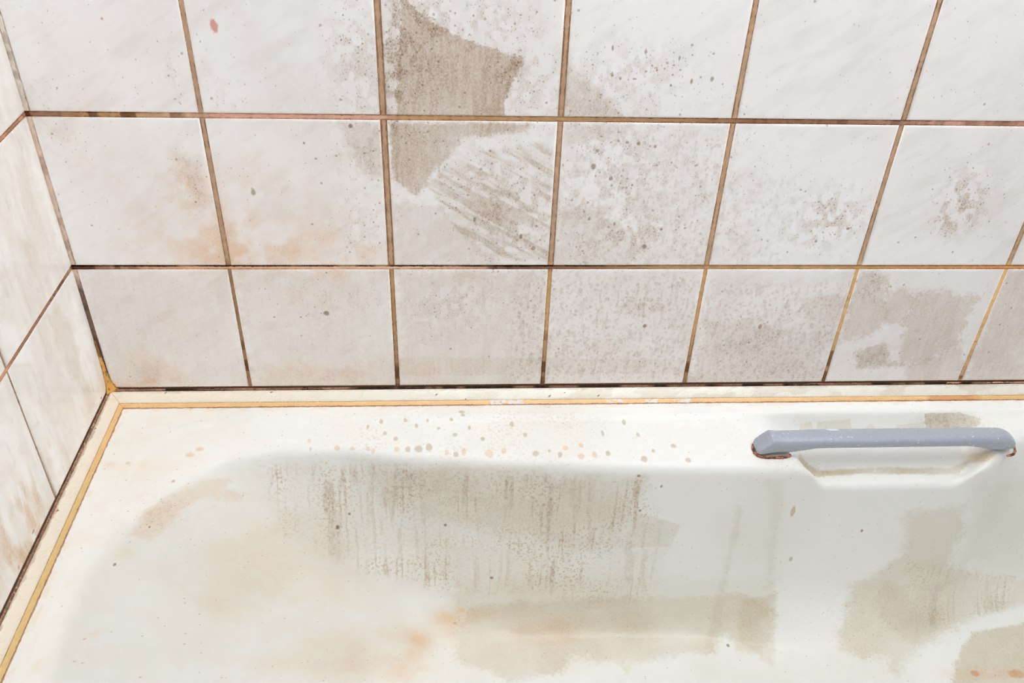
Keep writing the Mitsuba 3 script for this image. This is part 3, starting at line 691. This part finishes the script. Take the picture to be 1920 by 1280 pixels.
def mould(p, n, uv, left):
    u = -p.y if left else p.x
    q = -p.x if left else p.z
    f = fbm(u * 45, 1.0, 2.0, 3)
    c = mix(S(122, 92, 74), S(50, 37, 30), smoothstep(.42, .60, f))
    if left:
        c = mix(c, S(146, 112, 90), .62 + .38 * smoothstep(.40, .60, fbm(u * 60, 4.0, 3.0, 3)))
        c = mix(c, S(205, 165, 140), smoothstep(.72, .80, noise(u * 900, q * 900)) * .7)
    else:
        c = mix(c, S(205, 150, 125), smoothstep(.52, .60, fbm(u * 60, p.z * 900, 5.0, 2)) * (smoothstep(.33, .25, u) * .35 + smoothstep(.68, .76, u)) * smoothstep(-.0006, .0002, p.z))
    return c * (.7 + .6 * noise(u * 700, q * 700))

def corner(p, n, uv):
    g = fbm3(p.x * 300 + p.z * 120, p.y * 300, p.z * 200, 3)
    c = mix(S(196, 142, 58), S(214, 168, 92), g)
    c = stain(c, (.35, .24, .18), smoothstep(.040, .044, p.z + .006 * (g - .5)))
    return stain(c, (.35, .24, .18), smoothstep(.60, .75, noise3(p.x * 500, p.y * 500, p.z * 260)) * .7)

def handle(p, n, uv):
    c = mi.Color3f(.335, .365, .425)
    g = noise3(p.x * 700, p.y * 700, p.z * 700)
    c = c * (.94 + .12 * g)
    end = smoothstep(.6590, .6575, p.x)
    scale = smoothstep(.76, .86, fbm3(p.x * 420, p.y * 500, p.z * 500, 2)) * (.35 + .65 * smoothstep(.4, .7, noise(p.x * 40, p.y * 60)))
    c = mix(c, (.78, .80, .84), scale * .75)
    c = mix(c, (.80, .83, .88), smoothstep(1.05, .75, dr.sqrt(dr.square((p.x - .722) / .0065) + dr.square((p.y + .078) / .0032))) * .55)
    return c

def rusty(p, n, uv):
    g = fbm(p.x * 400, p.y * 400, 1.0, 3)
    return mix(S(92, 60, 48), S(172, 120, 98), smoothstep(.35, .65, g))

scene['glazed_back'] = principled(back_tile, .24)
scene['glazed_left'] = principled(left_tile, .24)
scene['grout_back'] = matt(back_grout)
scene['grout_left'] = matt(left_grout)
scene['bath_acrylic'] = principled(bath, .42, .3)
scene['grey_plastic'] = principled(handle, .30)
scene['rusty_sealant'] = matt(rusty)
scene['cream_strip'] = principled(cream, .35)
scene['sealant_back'] = principled(lambda p, n, uv: sealant(p, n, uv, False), .4)
scene['sealant_left'] = principled(lambda p, n, uv: sealant(p, n, uv, True), .4)
scene['mould_back'] = matt(lambda p, n, uv: mould(p, n, uv, False))
scene['mould_left'] = matt(lambda p, n, uv: mould(p, n, uv, True))
scene['corner_silicone'] = principled(corner, .3)
# ------------------------------------------------------------------ added lamp and fill window, room outside the frame
def area_light(power):
    return {'type': 'area', 'radiance': {'type': 'rgb', 'value': list(power)}}

lx, ly, hx, hy, lz = 0.68, -0.53, .46, .48, 1.12
lamp = box([lx - hx, ly - hy, lz - .012], [lx + hx, ly + hy, lz])
add('added_lamp__diffuser', lamp, 'white_paint', emitter=area_light([ADDED_LAMP_POWER * c for c in (.965, 1.0, 1.03)]))
hood = trimesh.util.concatenate([box([lx - hx - .03, ly + s * (hy + .015) - .012, lz - .03], [lx + hx + .03, ly + s * (hy + .015) + .012, lz + .05]) for s in (-1, 1)] +
                                [box([lx + s * (hx + .015) - .012, ly - hy, lz - .03], [lx + s * (hx + .015) + .012, ly + hy, lz + .05]) for s in (-1, 1)] +
                                [box([lx - hx - .03, ly - hy - .03, lz + .05], [lx + hx + .03, ly + hy + .03, lz + .06])])
add('added_lamp__hood', hood, 'white_paint')
for k, (sx, sy) in enumerate([(-1, -1), (1, -1), (1, 1), (-1, 1)]):
    rod = trimesh.creation.cylinder(radius=.004, height=CEIL_Z - lz - .06, sections=10)
    rod.apply_translation([lx + sx * .3, ly + sy * .25, (CEIL_Z + lz + .06) / 2])
    add('added_lamp__rod' + ('_%03d' % k if k else ''), rod, 'white_paint')
tag('added_lamp', 'wide opal lamp panel added unseen above the bath, on four rods', 'lamp')
scene['white_paint'] = matt((.80, .80, .78))
scene['wall_paint'] = matt((.32, .32, .32))
scene['floor_vinyl'] = matt((.25, .24, .23))
th = .1
struct = {'floor': ([-th, ROOM_Y - th, FLOOR_Z - th], [ROOM_X + th, th, FLOOR_Z]), 'ceiling': ([-th, ROOM_Y - th, CEIL_Z], [ROOM_X + th, th, CEIL_Z + th]),
          'wall_right': ([ROOM_X, ROOM_Y - th, FLOOR_Z], [ROOM_X + th, th, CEIL_Z]), 'wall_front': ([-th, ROOM_Y - th, FLOOR_Z], [ROOM_X + th, ROOM_Y, CEIL_Z])}
for key, (lo, hi) in struct.items():
    add(key, box(lo, hi), {'floor': 'floor_vinyl', 'ceiling': 'white_paint'}.get(key, 'wall_paint'))
    tag(key, kind='structure')
# frosted window added behind the camera, a soft fill from the front
wx0, wx1, wz0, wz1 = .25, 1.25, .35, 1.45
pane = box([wx0, ROOM_Y + .001, wz0], [wx1, ROOM_Y + .012, wz1])
add('fill_window_1__pane', pane, 'white_paint', emitter=area_light([FILL_WINDOW_POWER * c for c in (.93, 1.0, 1.09)]))
fr = trimesh.util.concatenate([box([wx0 - .05, ROOM_Y, z - .03], [wx1 + .05, ROOM_Y + .04, z + .03]) for z in (wz0 - .02, wz1 + .02)] +
                              [box([x - .03, ROOM_Y, wz0 - .02], [x + .03, ROOM_Y + .04, wz1 + .02]) for x in (wx0 - .02, wx1 + .02)])
add('fill_window_1__frame', fr, 'white_paint')
tag('fill_window_1', kind='structure')

# ------------------------------------------------------------------ tiled walls
rng = random.Random(7)
GROUT = .0013                          # how far the grout lies behind the tile faces
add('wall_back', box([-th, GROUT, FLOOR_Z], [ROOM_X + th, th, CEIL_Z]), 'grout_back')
add('wall_left', box([-th, ROOM_Y - th, FLOOR_Z], [-GROUT, th, CEIL_Z]), 'grout_left')
tag('wall_back', kind='structure'); tag('wall_left', kind='structure')

def tile(w, h):
    """A glazed tile lying on the x-z plane, its face at y = 0 towards -y, with a softly rolled edge."""
    rings = [(.0034, 0.0), (.0020, .0001), (.0010, .0004), (.0003, .0010), (0, .0019)]
    v = []
    for inset, depth in rings:
        a, b = w / 2 - inset, h / 2 - inset
        v += [(-a, depth, -b), (a, depth, -b), (a, depth, b), (-a, depth, b)]
    f = [(0, 1, 2), (0, 2, 3)]
    for k in range(len(rings) - 1):
        for s in range(4):
            p, q = 4 * k + s, 4 * k + (s + 1) % 4
            f += [(p, p + 4, q + 4), (p, q + 4, q)]
    k = 4 * (len(rings) - 1)
    f += [(k, k + 2, k + 1), (k, k + 3, k + 2)]
    m = trimesh.Trimesh(v, f, process=False)
    m.fix_normals()
    return m

ZS = [0.0006, .1449, .2928, .4410, .5890]
XS = [.0008] + [.1409 + .15 * k for k in range(0, 11)]
XS[-1] = ROOM_X - .004
JOINT = .0040
# vertical joints (width at the top of the wall is a little wider beside the third column, as laid)
WIDE = {1: .0038, 2: .0054, 3: .0050, 4: .0046, 5: .0044, 6: .0044}
n = 0
for r in range(4):
    for c in range(len(XS) - 1):
        jl, jr = (.0048 if c == 0 else WIDE.get(c, JOINT)), WIDE.get(c + 1, JOINT)
        if r == 0:
            jl, jr = (.0046 if c == 0 else jl * .72), jr * .72
        x0, x1 = XS[c] + jl / 2 + rng.uniform(-.0002, .0002), XS[c + 1] - jr / 2 + rng.uniform(-.0002, .0002)
        z0, z1 = ZS[r] + (.0022 if r else .0012), ZS[r + 1] - .0022
        m = tile(x1 - x0, z1 - z0)
        m.apply_transform(trimesh.transformations.euler_matrix(rng.uniform(-.0016, .0016), 0, rng.uniform(-.0016, .0016)))
        m.apply_translation([(x0 + x1) / 2, rng.uniform(-.0001, .0001), (z0 + z1) / 2])
        n += 1
        add('wall_back__tile_%03d' % n, m, 'glazed_back', smooth=50)
YS = [.0012, -.1506, -.3006, -.4506, -.6006, -.7506]
n = 0
for r in range(4):
    for c in range(len(YS) - 1):
        y0, y1 = YS[c] - (.0004 if c == 0 else .0012), YS[c + 1] + .0012
        z0, z1 = ZS[r] + (.0018 if r else .0012), ZS[r + 1] - .0018
        m = tile(y0 - y1, z1 - z0)
        m.apply_transform(trimesh.transformations.euler_matrix(rng.uniform(-.0016, .0016), 0, rng.uniform(-.0016, .0016)))
        m.apply_transform(trimesh.transformations.rotation_matrix(math.pi / 2, [0, 0, 1]))
        m.apply_translation([rng.uniform(-.0001, .0001), (y0 + y1) / 2, (z0 + z1) / 2])
        n += 1
        add('wall_left__tile_%03d' % n, m, 'glazed_left', smooth=50)

# ------------------------------------------------------------------ bathtub with its grab handle
tub = bathtub_mesh()
add('bathtub__shell', tub, 'bath_acrylic', smooth=True)
tag('bathtub', 'dirty cream bathtub with a grey grab handle in its rim, standing against the tiled walls', 'bathtub')

def grab_handle_mesh():
    X0, X1 = .6460, .9105
    xs = np.unique(np.concatenate([np.linspace(X0, X0 + .014, 12), np.linspace(X0 + .014, X1 - .026, 70), np.linspace(X1 - .026, X1, 26)]))
    k = 40
    ang = np.linspace(0, 2 * np.pi, k, endpoint=False)
    yc = -.0850
    rows = []
    for x in xs:
        u = min((x - X0) / .0085, 1); w = min((X1 - x) / .016, 1)
        hw = .0104 * (.72 + .28 * math.sqrt(1 - (1 - u) ** 2)) * (.30 + .70 * math.sqrt(max(0, 1 - (1 - w) ** 2)))
        top = np.interp(x, [X0, X0 + .0125, X0 + .06], [-.0082, .0060, .0066])
        v = min((X1 - x) / .022, 1)
        top = -.0100 + (top + .0100) * math.sqrt(max(0.02, 1 - (1 - v) ** 2))
        s = np_step(X0 + .028, X0 + .066, x) * np_step(0, .034, X1 - .020 - x)
        bot = -.0126 + .0058 * s
        c, h = (top + bot) / 2, max((top - bot) / 2, .0012)
        e = 2 / (2.7 + 2.3 * max(0, 1 - (x - X0) / .020))
        y = yc + hw * np.sign(np.cos(ang)) * np.abs(np.cos(ang)) ** e
        z = c + h * np.sign(np.sin(ang)) * np.abs(np.sin(ang)) ** e
        rows.append(np.column_stack([np.full(k, x), y, z]))
    V = np.array(rows)
    m = len(xs)
    i, j = np.meshgrid(np.arange(m - 1), np.arange(k), indexing='ij')
    q = np.stack([i * k + j, i * k + (j + 1) % k, (i + 1) * k + (j + 1) % k, (i + 1) * k + j], -1).reshape(-1, 4)
    F = np.vstack([q[:, [0, 1, 2]], q[:, [0, 2, 3]]])
    V = np.vstack([V.reshape(-1, 3), V[0].mean(0), V[-1].mean(0)])
    a, b = len(V) - 2, len(V) - 1
    F = np.vstack([F, [(a, (j + 1) % k, j) for j in range(k)], [(b, (m - 1) * k + j, (m - 1) * k + (j + 1) % k) for j in range(k)]])
    mesh = trimesh.Trimesh(V, F, process=False)
    mesh.fix_normals()
    return mesh
add('bathtub__grab_handle', grab_handle_mesh(), 'grey_plastic', smooth=32)
tag('bathtub__grab_handle', 'grey plastic grab handle')

def tube(pts, radius, sides=8, seed=0, rough=.25):
    r_ = np.random.default_rng(seed)
    p = np.asarray(pts, float)
    t = np.gradient(p, axis=0); t /= np.linalg.norm(t, axis=1, keepdims=True)
    a = np.cross(t, [0, 0, 1.0]); a /= np.linalg.norm(a, axis=1, keepdims=True) + 1e-9
    b = np.cross(t, a)
    ang = np.arange(sides) * 2 * np.pi / sides
    rad = radius * (1 + rough * (r_.random(len(p)) - .5) * 2)
    rad = np.broadcast_to(rad, len(p)).copy(); rad[[0, -1]] *= .4
    v = p[:, None] + rad[:, None, None] * (np.cos(ang)[None, :, None] * a[:, None] + np.sin(ang)[None, :, None] * b[:, None])
    i, j = np.meshgrid(np.arange(len(p) - 1), np.arange(sides), indexing='ij')
    q = np.stack([i * sides + j, i * sides + (j + 1) % sides, (i + 1) * sides + (j + 1) % sides, (i + 1) * sides + j], -1).reshape(-1, 4)
    m = trimesh.Trimesh(v.reshape(-1, 3), np.vstack([q[:, [0, 1, 2]], q[:, [0, 2, 3]]]), process=False)
    m.fix_normals()
    return m

def foot_ring(right):
    s = np.linspace(0, 1, 40)
    if right:       # round end, open towards the bar
        ang = np.radians(105 - 200 * s)
        x = .9000 + .0128 * np.cos(ang); y = -.0848 + .0132 * np.sin(ang)
    else:
        ang = np.radians(40 + 285 * s)
        x = .6640 + .0190 * np.sign(np.cos(ang)) * np.abs(np.cos(ang)) ** .6; y = -.0850 + .0110 * np.sign(np.sin(ang)) * np.abs(np.sin(ang)) ** .7
    z = np.maximum(rim_height(x, y), -.0150) + .0007
    return tube(np.column_stack([x, y, z]), .00125, seed=3 + right)
for key, right in (('bathtub__grab_handle__sealant_ring', False), ('bathtub__grab_handle__sealant_ring_001', True)):
    add(key, foot_ring(right), 'rusty_sealant', smooth=True)
    tag(key, 'rust brown sealant')

# ------------------------------------------------------------------ seal strips where the bath meets the tiles
def strip_mesh(profile, length, along_left, close=True, step=.004, wobble=0.0, seed=0):
    """profile: (distance from the wall, height) points; the strip runs along its wall and is mitred in the corner."""
    r_ = np.random.default_rng(seed)
    prof = np.array(profile)
    s = np.arange(0, length, step)
    noise_ = r_.standard_normal((len(s), len(prof))) * wobble
    V = np.zeros((len(s), len(prof), 3))
    for k, (d, z) in enumerate(prof):
        run = d + .0002 + s * (length - d) / length
        if along_left:
            V[:, k] = np.column_stack([np.full(len(s), d) + noise_[:, k], -run, np.full(len(s), z) + noise_[:, k]])
        else:
            V[:, k] = np.column_stack([run, -np.full(len(s), d) - noise_[:, k], np.full(len(s), z) + noise_[:, k]])
    m, n = len(s), len(prof)
    i, j = np.meshgrid(np.arange(m - 1), np.arange(n), indexing='ij')
    q = np.stack([i * n + j, i * n + (j + 1) % n, (i + 1) * n + (j + 1) % n, (i + 1) * n + j], -1).reshape(-1, 4)
    F = [*map(tuple, np.vstack([q[:, [0, 1, 2]], q[:, [0, 2, 3]]]))]
    F += [(0, k, k + 1) for k in range(1, n - 1)] + [((m - 1) * n, (m - 1) * n + k + 1, (m - 1) * n + k) for k in range(1, n - 1)]
    mesh = trimesh.Trimesh(V.reshape(-1, 3), F, process=False)
    trimesh.repair.fix_normals(mesh)
    return mesh
CREAM = [(.0006, -.0117), (.0006, -.0016), (.0022, -.0012), (.0042, -.0022), (.0070, -.0045), (.0096, -.0071), (.0108, -.0084), (.0112, -.0092), (.0112, -.0117)]
LIP = [(.0113, -.0117), (.0113, -.0086), (.0125, -.0090), (.0145, -.0105), (.0155, -.0114), (.0157, -.0117)]
MOULD = [(.0000, -.0018), (.0000, .0005), (.0008, .0003), (.0014, -.0004), (.0015, -.0012)]
for key, left, length in (('bath_seal_strip', False, 1.60), ('bath_seal_strip_001', True, .69)):
    suf = 'left' if left else 'back'
    add(key + '__strip', strip_mesh(CREAM, length, left), 'cream_strip', smooth=30)
    add(key + '__sealant_edge', strip_mesh(LIP, length, left, wobble=.00006, seed=5), 'sealant_' + suf, smooth=40)
    add(key + '__mould_line', strip_mesh(MOULD, length, left, step=.0016, wobble=.00022, seed=9), 'mould_' + suf, smooth=50)
    tag(key + '__sealant_edge', 'yellowed sealant edge'); tag(key + '__mould_line', 'black mouldy joint')
tag('bath_seal_strip', 'long cream seal strip with a yellow edge along the back wall tiles', 'seal strip')
tag('bath_seal_strip_001', 'cream seal strip with a yellow edge between the bath rim and the left wall tiles', 'seal strip')

# yellow silicone pushed into the corner, with a brown mouldy upper end
def corner_bead():
    zs = np.linspace(-.006, .062, 60)
    r_ = np.random.default_rng(4)
    w = np.interp(zs, [-.006, -.002, .002, .006, .012, .020, .040, .062], [.0118, .0108, .0090, .0064, .0043, .0032, .0022, .0014])
    V = []
    for z, a in zip(zs, w):
        a *= 1 + .10 * r_.standard_normal()
        t = np.linspace(0, 1, 7)
        arc = np.column_stack([a * t ** 1.7, a * (1 - t) ** 1.7]) + .0003
        ring = np.vstack([[[-.0004, -.0004]], arc])
        V.append(np.column_stack([ring[:, 0], -ring[:, 1], np.full(len(ring), z)]))
    V = np.array(V); m, n = V.shape[:2]
    i, j = np.meshgrid(np.arange(m - 1), np.arange(n), indexing='ij')
    q = np.stack([i * n + j, i * n + (j + 1) % n, (i + 1) * n + (j + 1) % n, (i + 1) * n + j], -1).reshape(-1, 4)
    F = [*map(tuple, np.vstack([q[:, [0, 1, 2]], q[:, [0, 2, 3]]]))]
    F += [(0, k, k + 1) for k in range(1, n - 1)] + [((m - 1) * n, (m - 1) * n + k + 1, (m - 1) * n + k) for k in range(1, n - 1)]
    mesh = trimesh.Trimesh(V.reshape(-1, 3), F, process=False)
    trimesh.repair.fix_normals(mesh)
    return mesh
add('corner_sealant', corner_bead(), 'corner_silicone', smooth=True)
tag('corner_sealant', 'old yellow sealant bead in the tiled corner just above the bath', 'sealant')
